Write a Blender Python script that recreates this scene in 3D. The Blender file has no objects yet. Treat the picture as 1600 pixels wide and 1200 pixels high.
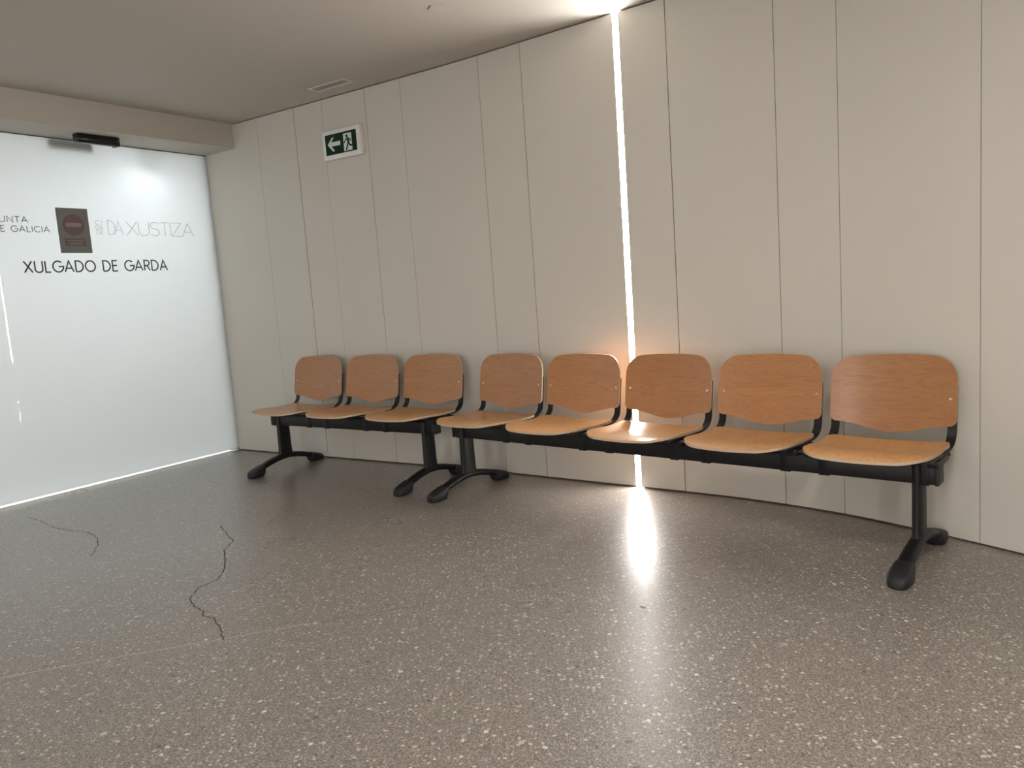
import bpy, bmesh, math, random
from mathutils import Vector, Matrix
random.seed(4)
S = bpy.context.scene
C = S.collection
sin, cos, pi, sqrt = math.sin, math.cos, math.pi, math.sqrt

# ---------------------------------------------------------------- helpers
def link(name, bm, mats, parent=None, smooth=True, angle=35):
    me = bpy.data.meshes.new(name)
    bmesh.ops.recalc_face_normals(bm, faces=bm.faces)
    bm.to_mesh(me); bm.free()
    if not isinstance(mats, (list, tuple)): mats = [mats]
    for m in mats: me.materials.append(m)
    if smooth:
        for p in me.polygons: p.use_smooth = True
        me.set_sharp_from_angle(angle=math.radians(angle))
    o = bpy.data.objects.new(name, me); C.objects.link(o)
    if parent: o.parent = parent
    return o
def tag(o, label=None, cat=None, group=None, kind=None):
    if label: o['label'] = label
    if cat: o['category'] = cat
    if group: o['group'] = group
    if kind: o['kind'] = kind
    return o
def thing(name, label, cat, loc=(0, 0, 0), rz=0, group=None):
    o = bpy.data.objects.new(name, None); C.objects.link(o)
    o.location = loc; o.rotation_euler = (0, 0, rz); o.empty_display_size = .1
    return tag(o, label, cat, group)
def box(bm, x0, x1, y0, y1, z0, z1, bev=0, M=None, seg=2):
    vs = [bm.verts.new((x, y, z)) for z in (z0, z1) for x, y in ((x0, y0), (x1, y0), (x1, y1), (x0, y1))]
    fs = [bm.faces.new([vs[i] for i in f]) for f in ((3, 2, 1, 0), (4, 5, 6, 7), (0, 1, 5, 4), (1, 2, 6, 5), (2, 3, 7, 6), (3, 0, 4, 7))]
    if bev:
        es = list({e for f in fs for e in f.edges})
        r = bmesh.ops.bevel(bm, geom=es, offset=bev, segments=seg, profile=.5, affect='EDGES')
        vs = list({v for v in r['verts']} | {v for v in vs if v.is_valid})
    if M is not None: bmesh.ops.transform(bm, matrix=M, verts=[v for v in vs if v.is_valid])
    return vs
def loft(bm, rings, cap=True, mat=0):
    R = [[bm.verts.new(p) for p in r] for r in rings]
    n = len(R[0])
    for a, b in zip(R, R[1:]):
        for i in range(n):
            f = bm.faces.new((a[i], a[(i+1) % n], b[(i+1) % n], b[i])); f.material_index = mat
    if cap:
        bm.faces.new(R[0][::-1]).material_index = mat; bm.faces.new(R[-1]).material_index = mat
def disc(bm, c, r, y0, y1, n=20):          # a short cylinder with its axis along y
    loft(bm, [[(c[0]+r*k*cos(2*pi*i/n), y, c[1]+r*k*sin(2*pi*i/n)) for i in range(n)] for y, k in ((y0, 1), (y1*.6+y0*.4, 1), (y1, .7))])
def wall_frame(x, y, dx, dy):               # local x along (dx,dy), local y to its left, z up
    M = Matrix(((dx, -dy, 0, x), (dy, dx, 0, y), (0, 0, 1, 0), (0, 0, 0, 1)))
    return M

# ---------------------------------------------------------------- materials
def mat(name, col, rough=.5, spec=.5, metal=0, coat=0, coatr=.1, emis=None, es=0):
    m = bpy.data.materials.new(name); m.use_nodes = True
    b = m.node_tree.nodes['Principled BSDF']
    b.inputs['Base Color'].default_value = (*col, 1); b.inputs['Roughness'].default_value = rough
    b.inputs['Specular IOR Level'].default_value = spec; b.inputs['Metallic'].default_value = metal
    b.inputs['Coat Weight'].default_value = coat; b.inputs['Coat Roughness'].default_value = coatr
    if emis:
        b.inputs['Emission Color'].default_value = (*emis, 1); b.inputs['Emission Strength'].default_value = es
    return m
class NT:
    def __init__(s, m): s.t = m.node_tree; s.b = s.t.nodes['Principled BSDF']; s.l = s.t.links
    def n(s, typ, **kw):
        o = s.t.nodes.new(typ)
        for k, v in kw.items(): setattr(o, k, v)
        return o
    def c(s, a, b): s.l.new(a, b)
    def math(s, op, a, b=None, c=None, clamp=False):
        o = s.n('ShaderNodeMath', operation=op); o.use_clamp = clamp
        for i, v in enumerate((a, b, c)):
            if v is None: continue
            if isinstance(v, (int, float)): o.inputs[i].default_value = v
            else: s.c(v, o.inputs[i])
        return o.outputs[0]
    def mix(s, f, a, b):
        o = s.n('ShaderNodeMix', data_type='RGBA')
        for sock, v in ((o.inputs[0], f), (o.inputs[6], a), (o.inputs[7], b)):
            if isinstance(v, tuple): sock.default_value = (*v, 1)
            elif isinstance(v, (int, float)): sock.default_value = v
            else: s.c(v, sock)
        return o.outputs[2]

def mottled(name, col, rough, amp=.05, scale=2.0, spec=.5, bump=0, bscale=300):
    m = mat(name, col, rough, spec); g = NT(m)
    tc = g.n('ShaderNodeTexCoord'); nz = g.n('ShaderNodeTexNoise'); nz.inputs['Scale'].default_value = scale; nz.inputs['Detail'].default_value = 4
    g.c(tc.outputs['Object'], nz.inputs['Vector'])
    v = g.math('MULTIPLY_ADD', nz.outputs['Fac'], amp*2, 1-amp)
    mx = g.n('ShaderNodeVectorMath', operation='SCALE'); mx.inputs[0].default_value = col; g.c(v, mx.inputs['Scale'])
    g.c(mx.outputs[0], g.b.inputs['Base Color'])
    if bump:
        n2 = g.n('ShaderNodeTexNoise'); n2.inputs['Scale'].default_value = bscale; g.c(tc.outputs['Object'], n2.inputs['Vector'])
        bp = g.n('ShaderNodeBump'); bp.inputs['Strength'].default_value = bump; bp.inputs['Distance'].default_value = .001
        g.c(n2.outputs['Fac'], bp.inputs['Height']); g.c(bp.outputs[0], g.b.inputs['Normal'])
    return m

PANEL = mottled('wall_panel', (.60, .57, .515), .42, .02, 1.5, spec=.4)
DARK = mat('seam_backing', (.05, .047, .042), .9, .1)
CEIL = mottled('ceiling_plaster', (.52, .485, .43), .8, .02, 1.2, spec=.2)
WHITE = mottled('white_plaster', (.72, .71, .69), .7, .02, 2)
BLACK = mottled('black_powder_coat', (.007, .007, .008), .45, .2, 40, spec=.35, bump=.15, bscale=900)
RUBBER = mottled('black_plastic', (.016, .016, .018), .5, .3, 60, spec=.4, bump=.3, bscale=400)
BOLT = mat('bright_screw', (.8, .78, .72), .25, metal=1)
PLY = mottled('ply_edge', (.55, .42, .29), .5, .12, 120)
SIGNWHITE = mat('white_sign_plastic', (.78, .77, .73), .35)
SIGNGREEN = mat('dark_green_film', (.003, .024, .012), .45, .25)
SIGNMARK = mat('pale_green_mark', (.66, .74, .66), .35)
INK = mat('dark_vinyl', (.02, .02, .025), .45)
GREYINK = mat('grey_vinyl', (.19, .19, .2), .5)
PALEINK = mat('pale_grey_vinyl', (.30, .31, .33), .5)
SEAL = mat('dark_seal', (.04, .04, .04), .6)
POSTER = mat('grey_paper', (.215, .225, .22), .7)
POSTRED = mat('dull_red_ink', (.20, .13, .13), .7)
POSTBAR = mat('greyish_pink_ink', (.34, .29, .29), .7)
POSTBOX = mat('dull_brown_ink', (.165, .14, .135), .7)
VENT = mat('vent_white', (.62, .60, .55), .5)
VENTDARK = mat('vent_inside', (.05, .045, .04), .8)
LEDM = mat('led_diffuser', (.9, .9, .9), .5, emis=(1, .965, .93), es=108)
WALLLAMP = mat('wall_lamp_diffuser', (.9, .9, .9), .5, emis=(1, .95, .90), es=36)
FILLM = mat('fill_diffuser', (.9, .9, .9), .5, emis=(1, .95, .90), es=59)  # for the added ceiling lamps out of view
BACKLAMP = mat('office_lamp_diffuser', (.9, .9, .9), .5, emis=(.94, .985, 1), es=47)
BACKSPOT = mat('spot_diffuser', (.9, .9, .9), .5, emis=(.95, .98, 1), es=64)

def wood(name, axis):
    m = mat(name, (.5, .3, .16), .36, .4, coat=.45, coatr=.19); g = NT(m)
    tc = g.n('ShaderNodeTexCoord'); oi = g.n('ShaderNodeObjectInfo')
    off = g.n('ShaderNodeVectorMath', operation='SCALE'); off.inputs[0].default_value = (37, 53, 71); g.c(oi.outputs['Random'], off.inputs['Scale'])
    ad = g.n('ShaderNodeVectorMath', operation='ADD'); g.c(tc.outputs['Object'], ad.inputs[0]); g.c(off.outputs[0], ad.inputs[1])
    mp = g.n('ShaderNodeMapping'); mp.inputs['Scale'].default_value = (1.0, 9, 9) if axis == 'x' else (9, 1.0, 9)
    g.c(ad.outputs[0], mp.inputs['Vector'])
    n1 = g.n('ShaderNodeTexNoise'); n1.inputs['Scale'].default_value = 1.0; n1.inputs['Detail'].default_value = 3; n1.inputs['Distortion'].default_value = .35
    g.c(mp.outputs[0], n1.inputs['Vector'])
    rings = g.math('MULTIPLY', n1.outputs['Fac'], 24.0); rings = g.math('FRACT', rings)
    rings = g.math('PINGPONG', rings, .5); rings = g.math('MULTIPLY', rings, 2)
    rings = g.math('POWER', rings, 2.2)
    mp2 = g.n('ShaderNodeMapping'); mp2.inputs['Scale'].default_value = (8, 260, 260) if axis == 'x' else (260, 8, 260)
    g.c(ad.outputs[0], mp2.inputs['Vector'])
    n2 = g.n('ShaderNodeTexNoise'); n2.inputs['Scale'].default_value = 1; n2.inputs['Detail'].default_value = 3; g.c(mp2.outputs[0], n2.inputs['Vector'])
    n3 = g.n('ShaderNodeTexNoise'); n3.inputs['Scale'].default_value = 2.2; g.c(mp.outputs[0], n3.inputs['Vector'])
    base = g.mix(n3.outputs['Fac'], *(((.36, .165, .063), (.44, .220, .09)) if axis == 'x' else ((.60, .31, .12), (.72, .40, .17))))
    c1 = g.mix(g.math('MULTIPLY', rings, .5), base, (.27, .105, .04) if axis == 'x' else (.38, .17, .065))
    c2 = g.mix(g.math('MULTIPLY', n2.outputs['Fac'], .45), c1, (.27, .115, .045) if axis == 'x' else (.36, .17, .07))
    hue = g.n('ShaderNodeHueSaturation'); g.c(c2, hue.inputs['Color'])
    g.c(g.math('MULTIPLY_ADD', oi.outputs['Random'], .22, .92), hue.inputs['Value'])
    g.c(hue.outputs[0], g.b.inputs['Base Color'])
    return m
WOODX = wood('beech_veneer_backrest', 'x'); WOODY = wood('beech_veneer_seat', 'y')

def terrazzo():
    m = mat('terrazzo', (.3, .27, .24), .45, .12, coat=1, coatr=.15); g = NT(m)
    g.b.inputs['Coat IOR'].default_value = 1.5
    fr = g.n('ShaderNodeFresnel'); fr.inputs['IOR'].default_value = 1.5; g.c(g.math('POWER', g.math('MULTIPLY', fr.outputs[0], 4.2, clamp=True), 1.5), g.b.inputs['Coat Weight'])   # honed stone: gloss only at low angles
    tc = g.n('ShaderNodeTexCoord'); sh = g.n('ShaderNodeMapping'); sh.inputs['Location'].default_value = (.131, .217, .3371); g.c(tc.outputs['Object'], sh.inputs['Vector']); P = sh.outputs[0]
    def vor(scale, thr, size, seed):
        mp = g.n('ShaderNodeMapping'); mp.inputs['Location'].default_value = (seed, seed*2, seed*.7); g.c(P, mp.inputs['Vector'])
        nz = g.n('ShaderNodeTexNoise'); nz.inputs['Scale'].default_value = scale*1.2; g.c(mp.outputs[0], nz.inputs['Vector'])
        w = g.n('ShaderNodeVectorMath', operation='SCALE'); g.c(nz.outputs['Color'], w.inputs[0]); w.inputs['Scale'].default_value = .6/scale
        a = g.n('ShaderNodeVectorMath', operation='ADD'); g.c(mp.outputs[0], a.inputs[0]); g.c(w.outputs[0], a.inputs[1])
        v = g.n('ShaderNodeTexVoronoi', voronoi_dimensions='2D'); v.inputs['Scale'].default_value = scale; g.c(a.outputs[0], v.inputs['Vector'])
        sp = g.n('ShaderNodeSeparateColor'); g.c(v.outputs['Color'], sp.inputs[0])
        pick = g.math('GREATER_THAN', sp.outputs[0], thr)
        rad = g.math('MULTIPLY_ADD', sp.outputs[1], size*.7, size*.3)
        d = g.math('LESS_THAN', v.outputs['Distance'], rad)
        return g.math('MULTIPLY', pick, d), sp.outputs[2]
    big = g.n('ShaderNodeTexNoise'); big.inputs['Scale'].default_value = 1.3; big.inputs['Detail'].default_value = 5; g.c(P, big.inputs['Vector'])
    fine = g.n('ShaderNodeTexNoise'); fine.inputs['Scale'].default_value = 170; fine.inputs['Detail'].default_value = 3; g.c(P, fine.inputs['Vector'])
    base = g.mix(big.outputs['Fac'], (.285, .252, .219), (.31, .276, .242))
    f = g.math('SUBTRACT', fine.outputs['Fac'], .5); f = g.math('MULTIPLY', f, 2.8); f = g.math('ADD', f, .5, clamp=True)
    base = g.mix(f, (.135, .117, .10), base)
    a, ca = vor(150, .45, .42, 3.1)      # fine pale grit
    c = g.mix(g.math('MULTIPLY', a, .4), base, (.60, .55, .50))
    b, cb = vor(120, .72, .38, 9.7)      # dark grit
    c = g.mix(g.math('MULTIPLY', b, .6), c, (.12, .10, .088))
    d, cd = vor(62, .77, .34, 17.3)      # pale marble chips
    c = g.mix(g.math('MULTIPLY', d, .7), c, g.mix(cd, (.48, .42, .36), (.72, .68, .62)))
    e, ce = vor(32, .86, .22, 23.9)      # few large chips
    c = g.mix(g.math('MULTIPLY', e, .85), c, g.mix(ce, (.5, .43, .36), (.74, .70, .64)))
    h, ch = vor(22, .94, .16, 41.3)
    c = g.mix(g.math('MULTIPLY', h, .7), c, (.07, .06, .055))
    g.c(c, g.b.inputs['Base Color'])
    rn = g.math('MULTIPLY_ADD', big.outputs['Fac'], .05, .255); g.c(rn, g.b.inputs['Coat Roughness'])
    bp = g.n('ShaderNodeBump'); bp.inputs['Strength'].default_value = .4; bp.inputs['Distance'].default_value = .0005
    g.c(fine.outputs['Fac'], bp.inputs['Height']); g.c(bp.outputs[0], g.b.inputs['Normal']); g.c(bp.outputs[0], g.b.inputs['Coat Normal'])
    return m
FLOOR = terrazzo()

def frosted():
    m = mat('frosted_glass', (.82, .84, .83), .015, .5); g = NT(m)
    g.b.inputs['Base Color'].default_value = (.68, .69, .685, 1)
    tr = g.n('ShaderNodeBsdfTranslucent'); tr.inputs['Color'].default_value = (.92, .95, .96, 1)
    mx = g.n('ShaderNodeMixShader'); mx.inputs[0].default_value = .55
    out = g.t.nodes['Material Output']
    g.c(g.b.outputs[0], mx.inputs[1]); g.c(tr.outputs[0], mx.inputs[2]); g.c(mx.outputs[0], out.inputs[0])
    return m
FROST = frosted()

# ---------------------------------------------------------------- room plan (metres, camera above the origin)
ZC = 2.597
O = Vector((-2.316, 6.400)); DW = Vector((.8301, -.5576)); NW = Vector((.5576, .8301))   # panelled wall
_a = math.radians(.8); DG = Vector((-.5688*cos(_a)+.8224*sin(_a), -.8224*cos(_a)-.5688*sin(_a))); NG = Vector((DG.y, -DG.x))      # glass wall direction away from the corner, and outwards
ctrl = [(-.3, -.02), (0, -.02), (.65, -.02), (1.06, -.016), (1.77, -.011), (2.4, -.012), (2.7, -.021), (3.03, -.040), (3.38, -.060),
        (3.67, -.077), (3.95, -.092), (4.23, -.115), (4.5, -.158), (4.79, -.228), (5.01, -.308), (5.18, -.382), (5.35, -.460),
        (5.5, -.535), (6.0, -.82), (6.6, -1.22), (7.2, -1.72), (7.8, -2.36), (8.4, -3.2)]
def tw(s):
    for i in range(1, len(ctrl)-2):
        if ctrl[i][0] <= s <= ctrl[i+1][0] or i == len(ctrl)-3: break
    (s0, t0), (s1, t1), (s2, t2), (s3, t3) = ctrl[i-1:i+3]
    m1 = (t2-t0)/(s2-s0); m2 = (t3-t1)/(s3-s1); h = s2-s1; u = (s-s1)/h
    return (2*u**3-3*u*u+1)*t1+(u**3-2*u*u+u)*h*m1+(-2*u**3+3*u*u)*t2+(u**3-u*u)*h*m2
def wp(s, off=0):                       # point on the panelled wall; off > 0 is into the room
    e = .01; t = Vector((2*e, tw(s+e)-tw(s-e))).normalized()
    p = O + DW*s + NW*tw(s); n = -(NW*t.x - DW*t.y)
    return p + n*off
# seams: position along the wall, gap width
seams = [(0.0, .0), (.648, .0025), (1.060, .006), (1.350, .002), (1.763, .0035), (2.081, .0025), (2.718, .0035), (3.034, .004),
         (3.665, .034), (3.950, .0045), (4.504, .0035), (4.792, .003), (5.348, .003), (5.66, .003), (6.2, .003), (6.75, .003), (7.3, .003), (7.8, .003)]
bm = bmesh.new()
for (a, ga), (b, gb) in zip(seams, seams[1:]):
    s0, s1 = a+ga/2, b-gb/2; n = max(2, int((s1-s0)/.06)); rings = []
    for i in range(n+1):
        s = s0+(s1-s0)*i/n; f, k = wp(s), wp(s, -.016)
        rings.append([(f.x, f.y, .008), (f.x, f.y, ZC-.007), (k.x, k.y, ZC-.007), (k.x, k.y, .008)])
    loft(bm, rings)
wall = link('wall_right', bm, PANEL, angle=30); tag(wall, kind='structure')
bm = bmesh.new(); rings = []
sl = [x*.1 for x in range(0, 79)]
def backing(lo, hi):
    n = max(2, int((hi-lo)/.1)); rr = []
    for i in range(n+1):
        s = lo+(hi-lo)*i/n; f, k = wp(s, -.0165), wp(s, -.12)
        rr.append([(f.x, f.y, 0), (f.x, f.y, ZC), (k.x, k.y, ZC), (k.x, k.y, 0)])
    loft(bm, rr)
backing(0, 3.665-.03); backing(3.665+.03, 7.8)
link('backing', bm, DARK, wall)

# recessed light channel: an aluminium channel with a glowing diffuser in the gap between two panels
bm = bmesh.new(); s = 3.665
def prism(bm, s0, s1, o0, o1, z0, z1):
    a, b, c, d = wp(s0, o0), wp(s1, o0), wp(s1, o1), wp(s0, o1)
    loft(bm, [[(p.x, p.y, z) for p in (a, b, c, d)] for z in (z0, z1)])
led = thing('light_strip', 'bright white vertical light strip in the gap of the panelled wall behind the benches', 'light', (wp(s).x, wp(s).y, 0))
def unparent_loc(o, root):
    o.parent = root; o.matrix_parent_inverse = Matrix.Translation(-Vector(root.location))
prism(bm, s-.0165, s+.0165, -.012, -.006, .01, ZC-.009)
unparent_loc(link('diffuser', bm, LEDM, smooth=False), led)
bm = bmesh.new()
prism(bm, s-.03, s+.03, -.030, -.018, .006, ZC-.004)
unparent_loc(link('channel', bm, VENT, smooth=False), led)

# floor, ceiling
FX = [(-9.6, -3.0), (3.6, -3.0), (3.6, 7.6), (-9.6, 7.6)]
bm = bmesh.new()
vs = [bm.verts.new((x, y, 0)) for x, y in [(-11, -3.0), (4.2, -3.0), (4.2, 9), (-11, 9)]]; bm.faces.new(vs)
floor = link('floor', bm, FLOOR, smooth=False); tag(floor, kind='structure')
bm = bmesh.new(); box(bm, -11, 4.2, -3.0, 9, ZC, ZC+.1)
tag(link('ceiling', bm, CEIL, smooth=False), kind='structure')
bm = bmesh.new(); box(bm, -11, 4.2, -3.1, -3.0, 0, ZC); tag(link('wall_back', bm, PANEL, smooth=False), kind='structure')
e = wp(7.8)
bm = bmesh.new(); box(bm, e.x, e.x+.1, -3.0, e.y+.02, 0, ZC); tag(link('wall_side', bm, PANEL, smooth=False), kind='structure')

# glass wall frame: local x runs from the corner away along the glass, local y points away from the room
GM = Matrix(((DG.x, NG.x, 0, O.x), (DG.y, NG.y, 0, O.y), (0, 0, 1, 0), (0, 0, 0, 1)))
def gl(name, bm, m, parent=None, smooth=False):
    o = link(name, bm, m, None, smooth)
    if parent: o.parent = parent
    else: o.matrix_world = GM
    return o
GL = 4.2; ZG = 2.412
bm = bmesh.new(); box(bm, .016, GL, 0, .010, .022, ZG+.03)
door = gl('door_1', bm, FROST); tag(door, kind='structure')
bm = bmesh.new(); box(bm, 0, .016, -.004, .014, 0, ZG)
gl('seal', bm, SEAL, door)
bm = bmesh.new(); box(bm, 0, GL, -.003, .0, ZG-.006, ZG); gl('seal', bm, SEAL, door)
bm = bmesh.new(); box(bm, GL, 11.2, 0, .1, 0, ZC); tag(gl('wall_left', bm, WHITE), kind='structure')
bm = bmesh.new(); box(bm, -.0, 11.2, -.365, -.002, ZG, ZC+.01)   # lowered soffit above the glass
tag(gl('trim_1', bm, CEIL), kind='structure')
bm = bmesh.new(); box(bm, 0, GL, .05, .09, ZG+.02, ZC+.01); tag(gl('trim_2', bm, WHITE), kind='structure')
bm = bmesh.new(); box(bm, .02, GL, .012, .14, 0, .006); tag(gl('trim_3', bm, mat('gap_brightener', (.88, .88, .86), .4)), kind='structure')  # white plate added behind the glass so the gap below it reads bright
# room behind the frosted glass
bm = bmesh.new(); box(bm, 0, .07, .05, .3, 0, ZC); tag(gl('shade_post', bm, WHITE), kind='structure')  # unseen post added close behind the glass to darken its corner edge
bm = bmesh.new(); box(bm, -.1, 0, .02, 2.6, 0, ZC); tag(gl('wall_office_side', bm, WHITE), kind='structure')
bm = bmesh.new(); box(bm, -.1, GL+.1, 2.6, 2.7, 0, ZC); tag(gl('wall_office_back', bm, WHITE), kind='structure')
bm = bmesh.new(); box(bm, GL, GL+.1, .1, 2.6, 0, ZC); tag(gl('wall_office_end', bm, WHITE), kind='structure')
bm = bmesh.new(); box(bm, 0, GL, .1, 2.6, ZC-.01, ZC); tag(gl('ceiling_office', bm, WHITE), kind='structure')

def rootg(name, label, cat, lx, ly, z, group=None):
    o = thing(name, label, cat, group=group)
    o.matrix_world = GM @ Matrix.Translation((lx, ly, z)); return o
for i, lx in enumerate((.85, 3.2)):
    r = rootg('ceiling_light', 'square office lamp glowing on the ceiling behind the frosted glass, %s' % ('nearer the corner' if i == 0 else 'farther from the corner'), 'light', lx, 1.3, ZC-.01)
    bm = bmesh.new(); box(bm, -.3, .3, -.3, .3, -.03, -.006); link('diffuser', bm, BACKLAMP, r, False)
    bm = bmesh.new(); box(bm, -.33, .33, -.33, .33, -.025, 0); link('frame', bm, VENT, r, False)
r = rootg('spotlight', 'small round downlight just behind the frosted glass above the lettering', 'light', .57, .24, ZC-.01)
bm = bmesh.new(); n = 24
loft(bm, [[(.055*cos(2*pi*i/n), .055*sin(2*pi*i/n), z) for i in range(n)] for z in (-.29, -.28)]); link('diffuser', bm, BACKSPOT, r)
bm = bmesh.new(); loft(bm, [[(.065*cos(2*pi*i/n), .065*sin(2*pi*i/n), z) for i in range(n)] for z in (-.278, 0)]); link('housing', bm, VENT, r)

# ---------------------------------------------------------------- stroke lettering
def arc(cx, cz, rx, rz, a0, a1, n=14):
    return [(cx+rx*cos(math.radians(a0+(a1-a0)*i/n)), cz+rz*sin(math.radians(a0+(a1-a0)*i/n))) for i in range(n+1)]
GLY = {  # width, strokes in a box of height 1
 'X': (.62, [[(.0, 1), (.62, 0)], [(.60, 1), (.0, 0)]]),
 'U': (.64, [[(.03, 1)]+arc(.32, .30, .29, .30, 180, 360)+[(.61, 1)]]),
 'L': (.42, [[(.03, 1), (.03, 0), (.42, 0)]]),
 'G': (.80, [arc(.45, .5, .42, .5, 48, 360)+[(.48, .5)]]),
 'A': (.70, [[(0, 0), (.35, 1), (.70, 0)], [(.13, .33), (.57, .33)]]),
 'D': (.66, [[(.03, 0), (.03, 1), (.22, 1)]+arc(.22, .5, .42, .5, 90, -90)+[(.03, 0)]]),
 'O': (.86, [arc(.43, .5, .41, .5, 0, 360, 28)]),
 'E': (.46, [[(.46, 1), (.03, 1), (.03, 0), (.46, 0)], [(.03, .53), (.42, .53)]]),
 'R': (.54, [[(.03, 0), (.03, 1), (.26, 1)]+arc(.26, .74, .24, .26, 90, -90)+[(.03, .48)], [(.26, .48), (.54, 0)]]),
 'N': (.66, [[(.03, 0), (.03, 1), (.63, 0), (.63, 1)]]),
 'T': (.56, [[(0, 1), (.56, 1)], [(.28, 1), (.28, 0)]]),
 'I': (.06, [[(.03, 0), (.03, 1)]]),
 'C': (.74, [arc(.44, .5, .41, .5, 50, 310)]),
 'S': (.56, [arc(.28, .76, .24, .24, 30, 270, 12)+arc(.28, .26, .25, .26, 90, -150, 12)]),
 'Z': (.62, [[(.03, 1), (.60, 1), (.0, 0), (.62, 0)]]),
 ' ': (.32, [])}
def ribbon(bm, pts, w, y, thick=.0006, conv=lambda a, b: (a, b)):
    P = [Vector(conv(*p)) for p in pts]; Q = [P[0]]
    for p in P[1:]:
        if (p-Q[-1]).length > 1e-6: Q.append(p)
    P = Q; n = len(P); L = []
    for i in range(n):
        t0 = (P[i]-P[i-1]).normalized() if i else (P[1]-P[0]).normalized()
        t1 = (P[i+1]-P[i]).normalized() if i < n-1 else t0
        t = (t0+t1); t = t.normalized() if t.length > 1e-4 else t1
        nn = Vector((-t.y, t.x)); k = max(.45, nn.dot(Vector((-t1.y, t1.x))))
        L.append((P[i]+nn*w/2/k, P[i]-nn*w/2/k))
    loft(bm, [[(a.x, y, a.y), (b.x, y, b.y), (b.x, y+thick, b.y), (a.x, y+thick, a.y)] for a, b in L])
def lettering(text, u0, u1, z0, h, w, m, parent, spacing=.16, y=-.0012, cuts=None):
    # u0/u1 run left to right in the viewer's sense; local x of the glass runs right to left
    tot = sum(GLY[c][0] for c in text)+spacing*(len(text)-1); k = (u1-u0)/tot
    bm = bmesh.new(); cx = 0
    for ch in text:
        gw, st = GLY[ch]
        for s_ in st:
            ribbon(bm, s_, w, y, conv=lambda a, b: (-(u0+(cx+a)*k), z0+b*h))
        cx += gw+spacing
    return link('lettering', bm, m, parent, False)
lettering('XULGADO DE GARDA', -1.503, -.478, 1.510, .074, .0095, INK, door)
tag(lettering('XUNTA', -1.655, -1.440, 1.838, .037, .0052, GREYINK, door, spacing=.2), 'grey capital letters in the upper line left of the poster')
lettering('DE GALICIA', -1.655, -1.308, 1.777, .037, .0052, GREYINK, door, spacing=.2)
lettering('CI', -.993, -.943, 1.840, .028, .0022, PALEINK, door, spacing=.35)
lettering('DA', -.990, -.940, 1.805, .028, .0022, PALEINK, door, spacing=.1)
lettering('DE', -.987, -.940, 1.771, .028, .0022, PALEINK, door, spacing=.15)
lettering('DA', -.905, -.793, 1.770, .1, .0032, PALEINK, door, spacing=-.05)
lettering('XUSTIZA', -.765, -.213, 1.768, .1, .0032, PALEINK, door, spacing=.03)

# poster stuck to the glass
r = rootg('no_entry_poster', 'grey paper poster with a dull red no entry disc on the glass', 'poster', 1.145, -.0012, 1.792)
bm = bmesh.new(); Mt = Matrix.Shear('XZ', 4, (0, 0)) if False else None
box(bm, -.108, .108, -.0004, .0004, -.153, .153); link('sheet', bm, POSTER, r, False)
bm = bmesh.new(); disc(bm, (.0, .038), .074, -.0005, -.0012, 40); link('red_disc', bm, POSTRED, r, False)
bm = bmesh.new(); box(bm, -.052, .052, -.0019, -.0012, .026, .053); link('bar', bm, POSTBAR, r, False)
bm = bmesh.new(); box(bm, -.072, .072, -.0012, -.0004, -.106, -.052); bx_ = link('text_box', bm, POSTBOX, r, False)
bm = bmesh.new()
for i in range(9): box(bm, -.058+i*.013, -.058+i*.013+.008, -.0018, -.0012, -.074, -.064)
for i in range(6): box(bm, -.040+i*.014, -.040+i*.014+.009, -.0018, -.0012, -.095, -.083)
link('illegible_text', bm, POSTBAR, bx_, False)

# motion sensors
def sensor(lx, ly, z, label):
    r = rootg('door_sensor', label, 'sensor', lx, ly, z)
    bm = bmesh.new(); n = 12; rings = []
    for x, k in ((-.142, .8), (-.138, 1), (.138, 1), (.142, .8)):
        ring = []
        for a, b in ((-.030, .002), (.030, .002), (.030, -.030), (.022, -.052), (.0, -.060), (-.022, -.058), (-.032, -.046), (-.034, -.02)):
            ring.append((x, a*k, (b+.028)*k-.028))
        rings.append(ring)
    loft(bm, rings); link('housing', bm, mat('black_gloss', (.008, .008, .01), .25), r, True, 30)
    bm = bmesh.new(); box(bm, -.118, .146, -.0395, -.024, -.042, -.010, .003); link('lens_cover', bm, mat('smoked_lens', (.004, .004, .005), .12), r)
    bm = bmesh.new(); box(bm, -.149, -.120, -.040, .026, -.061, .0, .006); link('end_cap', bm, BLACK, r)
    bm = bmesh.new()
    for i in range(3): box(bm, -.144+i*.007, -.140+i*.007, -.0412, -.0395, -.024, -.019)
    box(bm, -.143, -.126, -.0412, -.0395, -.034, -.031)
    link('marking', bm, GREYINK, r, False)
    return r
sensor(1.02, -.20, ZG, 'black door sensor under the soffit above the frosted glass')
sensor(1.09, .046, ZG-.01, 'dark sensor seen as a blurred shadow behind the top of the frosted glass')

# ---------------------------------------------------------------- things on the panelled wall and ceiling
def wallthing(name, label, cat, s, off, z):
    p = wp(s, off); e = .15; q = wp(s+e)-wp(s-e); a = math.atan2(q.y, q.x)
    return thing(name, label, cat, (p.x, p.y, z), a)
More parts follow.
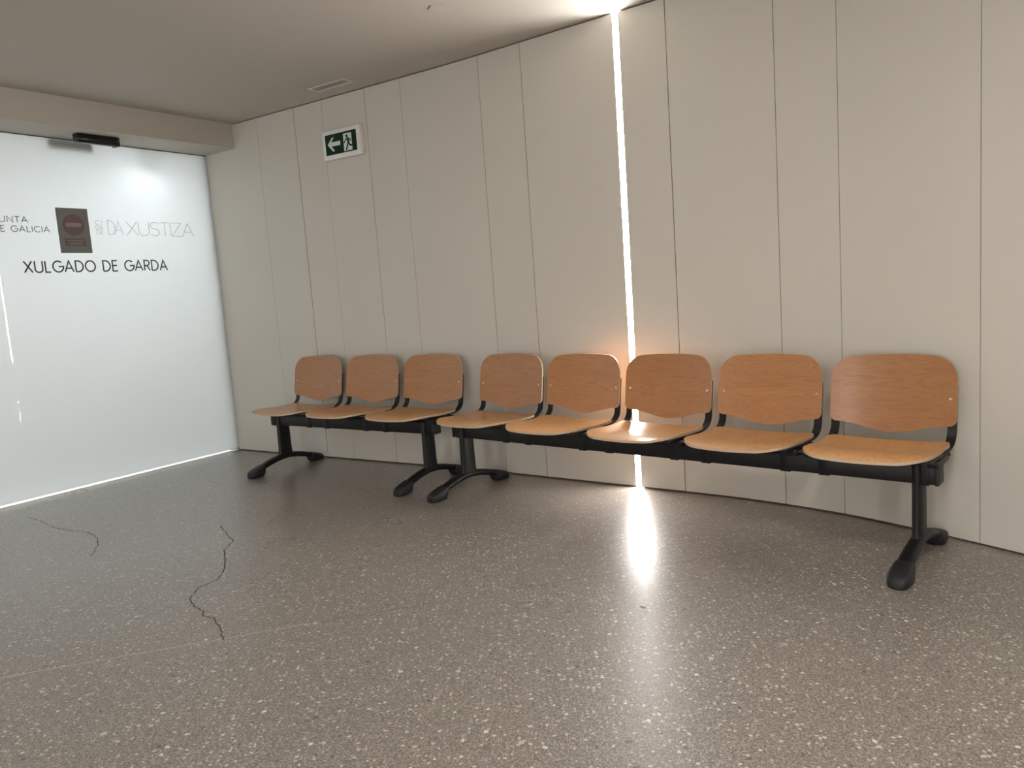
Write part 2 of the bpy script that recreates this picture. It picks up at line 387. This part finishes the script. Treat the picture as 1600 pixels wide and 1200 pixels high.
# exit sign: local x to the right, -y into the room. Offset of the sign frame: origin s = 1.063
r = wallthing('exit_sign', 'green running man exit sign with left arrow in a white frame on the panelled wall', 'sign', 1.063+.484, .0, 2.262)
bm = bmesh.new(); box(bm, -.181, .181, -.040, 0, -.099, .099, .006, seg=3)
link('frame', bm, SIGNWHITE, r)
bm = bmesh.new(); box(bm, -.150, .146, -.0425, -.039, -.068, .070); pan = link('panel', bm, SIGNGREEN, r, False)
bm = bmesh.new()
def poly(bm, pts, y0, y1):
    loft(bm, [[(x, y, z) for x, z in pts] for y in (y0, y1)])
poly(bm, [(-.128, .003), (-.082, .047), (-.066, .047), (-.066, .044), (-.093, .016), (-.006, .016), (-.006, -.012), (-.093, -.012), (-.066, -.040), (-.066, -.046), (-.082, -.046)], -.0435, -.0425)
link('arrow', bm, SIGNMARK, pan, False)
bm = bmesh.new(); box(bm, .026, .104, -.0435, -.0425, -.060, .056); dr = link('doorway', bm, SIGNMARK, pan, False)
bm = bmesh.new(); disc(bm, (.060, .036), .0105, -.0437, -.0445, 16)
rb = lambda pts, w: ribbon(bm, pts, w, -.0445, .0009)
rb([(.062, .022), (.070, .012), (.074, -.006)], .021)               # torso
rb([(.060, .020), (.045, .012), (.036, -.004), (.024, -.002)], .0075)  # arm forward
rb([(.070, .020), (.090, .014), (.099, -.002)], .0075)               # arm back
rb([(.072, -.006), (.062, -.024), (.056, -.040), (.046, -.056)], .012)    # supporting leg
rb([(.074, -.006), (.084, -.026), (.100, -.030), (.112, -.024)], .0115)   # trailing leg
link('running_figure', bm, SIGNGREEN, dr, False)

# ceiling grille, parallel to the wall
pv = O + DW*(1.063+.603) + NW*(-.018-.196); av = math.atan2(DW.y, DW.x)
r = thing('ceiling_vent', 'small white slatted air vent in the ceiling above the exit sign', 'vent', (pv.x, pv.y, ZC), av)
bm = bmesh.new()
for a in ((-.175, .175, .036, .052), (-.175, .175, -.052, -.036), (-.175, -.15, -.036, .036), (.15, .175, -.036, .036)):
    box(bm, a[0], a[1], a[2], a[3], -.006, 0, .0015)
link('frame', bm, VENT, r)
bm = bmesh.new(); box(bm, -.15, .15, -.036, .036, -.001, 0); link('duct_opening', bm, VENTDARK, r, False)
bm = bmesh.new()
for i in range(18):
    x = -.1405+i*.0165; box(bm, x-.0036, x+.0036, -.036, .036, -.0022, -.0012)
link('slats', bm, VENT, r, False)
# small blank plate on the ceiling
r = thing('ceiling_plate', 'tiny square blank cover plate on the ceiling near the light strip', 'cover plate', (-.245, 4.05, ZC), .35)
bm = bmesh.new(); box(bm, -.034, .034, -.034, .034, -.0025, 0, .001); link('plate', bm, CEIL, r)
bm = bmesh.new(); box(bm, -.040, -.036, -.02, .034, -.001, 0); link('gap', bm, VENTDARK, r, False)

# ---------------------------------------------------------------- marks in the floor
def onfloor(name, pts, w, m, jit=0, z=.0006):
    P = [Vector(p) for p in pts]
    if jit:
        Q = [P[0]]
        for a, b in zip(P, P[1:]):
            n = max(2, int((b-a).length/.018)); d = (b-a).normalized(); nn = Vector((-d.y, d.x))
            for i in range(1, n+1): Q.append(a.lerp(b, i/n)+nn*random.uniform(-jit, jit)*(i < n))
        P = Q
    bm = bmesh.new()
    for i in range(len(P)-1):
        a, b = P[i], P[i+1]; d = (b-a).normalized(); nn = Vector((-d.y, d.x))
        w0 = w*(random.uniform(.5, 1.2) if jit else 1); w1 = w*(random.uniform(.5, 1.2) if jit else 1)
        ex = d*w*.3
        vs = [bm.verts.new((q.x, q.y, z)) for q in (a-ex+nn*w0/2, a-ex-nn*w0/2, b+ex-nn*w1/2, b+ex+nn*w1/2)]
        bm.faces.new(vs)
    return link(name, bm, m, floor, False)
CRACK = mat('crack_dirt', (.075, .062, .052), .8); JOINT = mottled('joint_filler', (.52, .49, .44), .5, .25, 6); JOINTD = mat('joint_dirt', (.17, .15, .13), .6)
onfloor('crack', [(-1.65, 4.113), (-1.557, 3.945), (-1.478, 3.818), (-1.474, 3.682), (-1.41, 3.516), (-1.359, 3.35), (-1.353, 3.262), (-1.403, 3.176), (-1.389, 3.052), (-1.328, 2.961), (-1.277, 2.918), (-1.263, 2.87), (-1.208, 2.844), (-1.173, 2.78), (-1.139, 2.723), (-1.099, 2.638)], .006, CRACK, .004)
onfloor('crack', [(-3.023, 4.612), (-2.869, 4.491), (-2.692, 4.324), (-2.535, 4.23), (-2.421, 4.182), (-2.298, 4.05), (-2.223, 3.915), (-2.163, 3.738)], .0045, CRACK, .004)
onfloor('crack', [(-1.38, 4.071), (-1.381, 4.228), (-1.344, 4.338)], .003, CRACK, .003)
onfloor('joint', [(-1.895, 2.433), (-1.6, 2.512), (-1.1, 2.648), (-0.774, 2.734)], .0035, JOINT)
onfloor('joint', [(-0.774, 2.734), (-0.057, 2.916), (0.75, 3.102), (1.64, 3.297)], .003, JOINTD)
onfloor('stain', [(0.41, 2.668), (0.42, 2.655)], .014, CRACK)

# ---------------------------------------------------------------- beam seating
def sstep(a, b, x):
    t = min(1, max(0, (x-a)/(b-a))); return t*t*(3-2*t)
def rc(x, W, r, p=2.0):                                   # how far a corner of radius r has come in at x
    t = max(0, abs(x)-(W-r))/r
    return r*(1-max(0, 1-t**p)**(1/p))
def slab(cols, rows, top, thick_dir, t):
    """cols x rows grid of top(u,v)->point, offset by thick_dir*t, closed with an edge band of material 1"""
    bm = bmesh.new()
    A = [[bm.verts.new(top(u, v)) for v in rows] for u in cols]
    def nrm(i, j):
        a = A[min(i+1, len(cols)-1)][j].co-A[max(i-1, 0)][j].co; b = A[i][min(j+1, len(rows)-1)].co-A[i][max(j-1, 0)].co
        n = a.cross(b); n = n.normalized() if n.length > 1e-12 else Vector(thick_dir)
        return n if n.dot(Vector(thick_dir)) > 0 else -n
    B = [[bm.verts.new(A[i][j].co+(nrm(i, j)*.0+Vector(thick_dir))*t) for j in range(len(rows))] for i in range(len(cols))]
    for G in (A, B):
        for i in range(len(cols)-1):
            for j in range(len(rows)-1):
                bm.faces.new((G[i][j], G[i+1][j], G[i+1][j+1], G[i][j+1]))
    loop = [(i, 0) for i in range(len(cols))]+[(len(cols)-1, j) for j in range(1, len(rows))]+[(i, len(rows)-1) for i in range(len(cols)-2, -1, -1)]+[(0, j) for j in range(len(rows)-2, 0, -1)]
    for (i, j), (k, l) in zip(loop, loop[1:]+loop[:1]):
        bm.faces.new((A[i][j], A[k][l], B[k][l], B[i][j])).material_index = 1
    return bm
BW = .2465
def back_y(x, z): return .246+.024*(1-(x/BW)**2)+(z-.63)*.16
def backrest_top(u, v):
    x = u*BW
    zt = .790-.014*u*u-rc(x, BW, .085, 2.1)
    zb = .462+.040*sstep(0, .92, abs(u))+rc(x, BW, .028)
    z = zb+(zt-zb)*v
    x *= 1-.018*sstep(.55, 1, (z-.46)/.33)*1.0
    return (x, back_y(x, z), z)
SW = .238
def seat_z(x, y):
    pts = [(-.26, .437), (-.235, .444), (-.20, .4520), (-.14, .4560), (-.06, .4520), (.03, .4450), (.12, .4440), (.21, .4510)]
    for (a, b), (c, d) in zip(pts, pts[1:]):
        if y <= c: break
    t = (y-a)/(c-a); t = min(1, max(0, t))
    return b+(d-b)*t - .012*(1-(x/SW)**2)*sstep(-.2, .05, y)
def seat_top(u, v):
    x = u*SW
    yf = -.238+.030*u*u+rc(x, SW, .105, 2.0)
    yr = .205-.008*u*u-rc(x, SW, .045, 2.0)
    y = yf+(yr-yf)*v
    x *= 1-.02*sstep(.3, .75, v)*(1-sstep(.75, 1, v))
    # smoothed profile
    z = sum(seat_z(x, y+d) for d in (-.02, -.01, 0, .01, .02))/5
    return (x, y, z)
cols = [sin((-1+2*i/36)*pi/2) for i in range(37)]
rows = [i/24 for i in range(25)]
def strip(bm, path, x, w, t):                 # a flat bar following a path in y-z
    n = len(path); rings = []
    for i in range(n):
        a = Vector(path[max(i-1, 0)]); b = Vector(path[min(i+1, n-1)]); d = (b-a).normalized(); nn = Vector((-d.y, d.x))
        p = Vector(path[i]); q0 = p+nn*t/2; q1 = p-nn*t/2
        rings.append([(x-w/2, q0.x, q0.y), (x+w/2, q0.x, q0.y), (x+w/2, q1.x, q1.y), (x-w/2, q1.x, q1.y)])
    loft(bm, rings)
def smooth_path(P, n=6):
    out = []
    for i in range(len(P)-1):
        p0, p1, p2, p3 = (Vector(P[max(i-1, 0)]), Vector(P[i]), Vector(P[i+1]), Vector(P[min(i+2, len(P)-1)]))
        for k in range(n):
            t = k/n
            out.append(tuple(.5*((2*p1)+(p2-p0)*t+(2*p0-5*p1+4*p2-p3)*t*t+(3*p1-p0-3*p2+p3)*t**3)))
    out.append(tuple(P[-1])); return out

def seat_unit():
    """returns the meshes of one place: seat, backrest (> bolts), brackets, clamps, cross bar"""
    parts = []
    seat = link('seat', slab(cols, rows, seat_top, (0, 0, -1), .0115), [WOODY, PLY], None, True, 40); parts.append(seat)
    back = link('backrest', slab(cols, rows, backrest_top, (0, 1, 0), .0105), [WOODX, PLY], None, True, 40); parts.append(back)
    for s_ in (-1, 1):
        bm = bmesh.new(); x, z = s_*.222, .612; y = back_y(x, z)
        disc(bm, (x, z), .0062, y, y-.0035, 14); link('bolt', bm, BOLT, back)
    for s_ in (-1, 1):
        x = s_*.2285; f = lambda z: back_y(x, z)+.0105+.004
        path = smooth_path([(-.17, .4395), (-.06, .4365), (.03, .4300), (.11, .4290), (.17, .4330), (.210, .4450), (.2345, .468), (.2440, .500), (f(.54), .54), (f(.6), .6), (f(.66), .66)], 5)
        bm = bmesh.new(); strip(bm, path, x, .034, .006); parts.append(link('bracket', bm, BLACK, None, True, 50))
        bm = bmesh.new(); box(bm, s_*.185-.022, s_*.185+.022, -.0395, .0395, .3205, .423, .002)
        box(bm, x-.022 if s_ > 0 else x-.02, x+.02 if s_ > 0 else x+.022, -.075, .085, .398, .4275, .003)
        parts.append(link('clamp', bm, BLACK))
    bm = bmesh.new(); loft(bm, [[(x, .135+.008*cos(2*pi*i/10), .410+.008*sin(2*pi*i/10)) for i in range(10)] for x in (-.242, .242)])
    parts.append(link('cross_bar', bm, BLACK))
    return parts

def ell(cx, cy, cz, rx, rz, ax='y', n=20, p=2.4, floorz=None):
    out = []
    for i in range(n):
        a = 2*pi*i/n; c, s_ = cos(a), sin(a)
        u = rx*math.copysign(abs(c)**(2/p), c); v = rz*math.copysign(abs(s_)**(2/p), s_)
        out.append((cx+u, cy, max(cz+v, floorz) if floorz is not None else cz+v) if ax == 'y' else (cx+u, cy+v, cz))
    return out
def leg_meshes():
    bm = bmesh.new()
    # oval column
    R = [(.145, .024, .068), (.118, .0245, .066), (.16, .0235, .056), (.20, .023, .052), (.33, .023, .051), (.408, .023, .051)]
    R = [(.085, .0235, .070), (.105, .0225, .062), (.125, .0215, .057), (.16, .0212, .055), (.25, .0212, .053), (.40, .0212, .050)]
    loft(bm, [ell(0, 0, z, rx, ry, 'z', 24, 2.6) for z, rx, ry in R])
    # arched foot
    rings = []
    N = 26
    for i in range(N+1):
        y = -.272+.544*i/N; u = abs(y)/.272
        cz = .096-.062*u**1.75; rz = .020-.001*u; rx = .0265+.008*u*u
        rings.append(ell(0, y, cz, rx, rz, 'y', 20, 2.5))
    loft(bm, rings)
    caps = []
    for s_ in (-1, 1):
        b2 = bmesh.new(); rings = []
        for y, rx, zt, zb in ((.212, .030, .070, .034), (.216, .037, .075, .016), (.228, .040, .073, .0), (.262, .042, .062, .0), (.292, .041, .053, .0), (.314, .036, .044, .0), (.326, .028, .034, .0), (.330, .020, .026, .004)):
            rings.append(ell(0, s_*y, (zt+zb)/2, rx, (zt-zb)/2, 'y', 20, 3.6))
        loft(b2, rings); caps.append(b2)
    return bm, caps

def put(o, parent, x=0, copy=True):
    c = o.copy() if copy else o
    if copy: C.objects.link(c)
    c.parent = parent; c.location = (x, 0, 0)
    kids = list(o.children) if copy else []
    for ch in kids:
        d = ch.copy(); C.objects.link(d); d.parent = c
    return c
proto = seat_unit()
lb, caps = leg_meshes()
leg0 = link('leg', lb, BLACK, None, True, 40)
for b2 in caps: link('foot_cap', b2, RUBBER, leg0, True, 40)
used = False
def bench(cx, cy, ang, n, pitch, e, label):
    global used
    r = thing('beam_bench', label, 'bench', (cx, cy, 0), ang, 'wooden seat benches along the panelled wall')
    hs = (n-1)/2*pitch+e; hb = hs+.070
    bm = bmesh.new(); box(bm, -hb, hb, -.037, .037, .324, .398, .004); beam = link('beam', bm, BLACK, r)
    for s_ in (-1, 1):
        bm = bmesh.new(); box(bm, s_*hb-.008, s_*hb+.008, -.041, .041, .320, .402, .006); link('end_cap', bm, RUBBER, beam)
    for s_ in (-1, 1):
        put(leg0, r, s_*hs, used or s_ > 0)
    for i in range(n):
        x = (i-(n-1)/2)*pitch
        for o in proto: put(o, r, x, used or i > 0)
    used = True
    return r
bench(-1.1125, 5.1248, -.5990, 3, .5471, .1377, 'black beam bench with three beech plywood seats, nearest the glass door')
bench(.6258, 3.7127, -.7218, 5, .5325, .1630, 'black beam bench with five beech plywood seats, in front of the light strip')

# ---------------------------------------------------------------- wall lights behind the camera, and ceiling lamps added for top light
def wall_lamp(x, w, label):
    r = thing('wall_light', label, 'light', (x, -3.0, 0))
    bm = bmesh.new(); box(bm, -w/2, w/2, .0, .012, .05, ZC-.05); link('diffuser', bm, WALLLAMP, r, False)
    bm = bmesh.new(); box(bm, -w/2-.01, w/2+.01, 0, .006, .04, ZC-.04); link('frame', bm, VENT, r, False)
wall_lamp(.1, .16, 'tall glowing light strip on the wall behind the viewer, nearest the bench')
wall_lamp(-2.2, .16, 'tall glowing light strip on the wall behind the viewer, middle one')
wall_lamp(-4.4, .16, 'tall glowing light strip on the wall behind the viewer, farthest one')
def fill_lamp(x, y, label, a=.3):  # unseen lamp added overhead to brighten seats, floor and wall
    r = thing('ceiling_light', label, 'light', (x, y, ZC))
    bm = bmesh.new(); box(bm, -a, a, -a, a, -.02, -.004); link('diffuser', bm, FILLM, r, False)
    bm = bmesh.new(); box(bm, -a-.02, a+.02, -a-.02, a+.02, -.016, 0); link('frame', bm, VENT, r, False)
#LAMPS#
fill_lamp(.7, .9, 'unseen square fill lamp added on the ceiling above the viewer', .24)
fill_lamp(-2.0, .6, 'unseen square fill lamp added on the ceiling to the left of the viewer', .145)

# ---------------------------------------------------------------- world, camera
w = bpy.data.worlds.new('world'); S.world = w; w.use_nodes = True
w.node_tree.nodes['Background'].inputs[0].default_value = (.5, .5, .5, 1); w.node_tree.nodes['Background'].inputs[1].default_value = .1
f, p, r = 1201.855, .121147, -.0709474
F = Vector((0, cos(p), -sin(p))); Rt = Vector((1, 0, 0)); U = Rt.cross(F)
R2 = cos(r)*Rt+sin(r)*U; U2 = -sin(r)*Rt+cos(r)*U
cam = bpy.data.cameras.new('camera'); co = bpy.data.objects.new('camera', cam); C.objects.link(co)
cam.sensor_fit = 'HORIZONTAL'; cam.sensor_width = 36; cam.lens = f/1600*36; cam.clip_start = .05
co.matrix_world = Matrix(((R2.x, U2.x, -F.x, 0), (R2.y, U2.y, -F.y, 0), (R2.z, U2.z, -F.z, 1.17), (0, 0, 0, 1)))
S.camera = co
S.view_settings.view_transform = 'Standard'; S.view_settings.look = 'None'; S.view_settings.gamma = 1
S.view_settings.use_curve_mapping = False; S.view_settings.exposure = .15
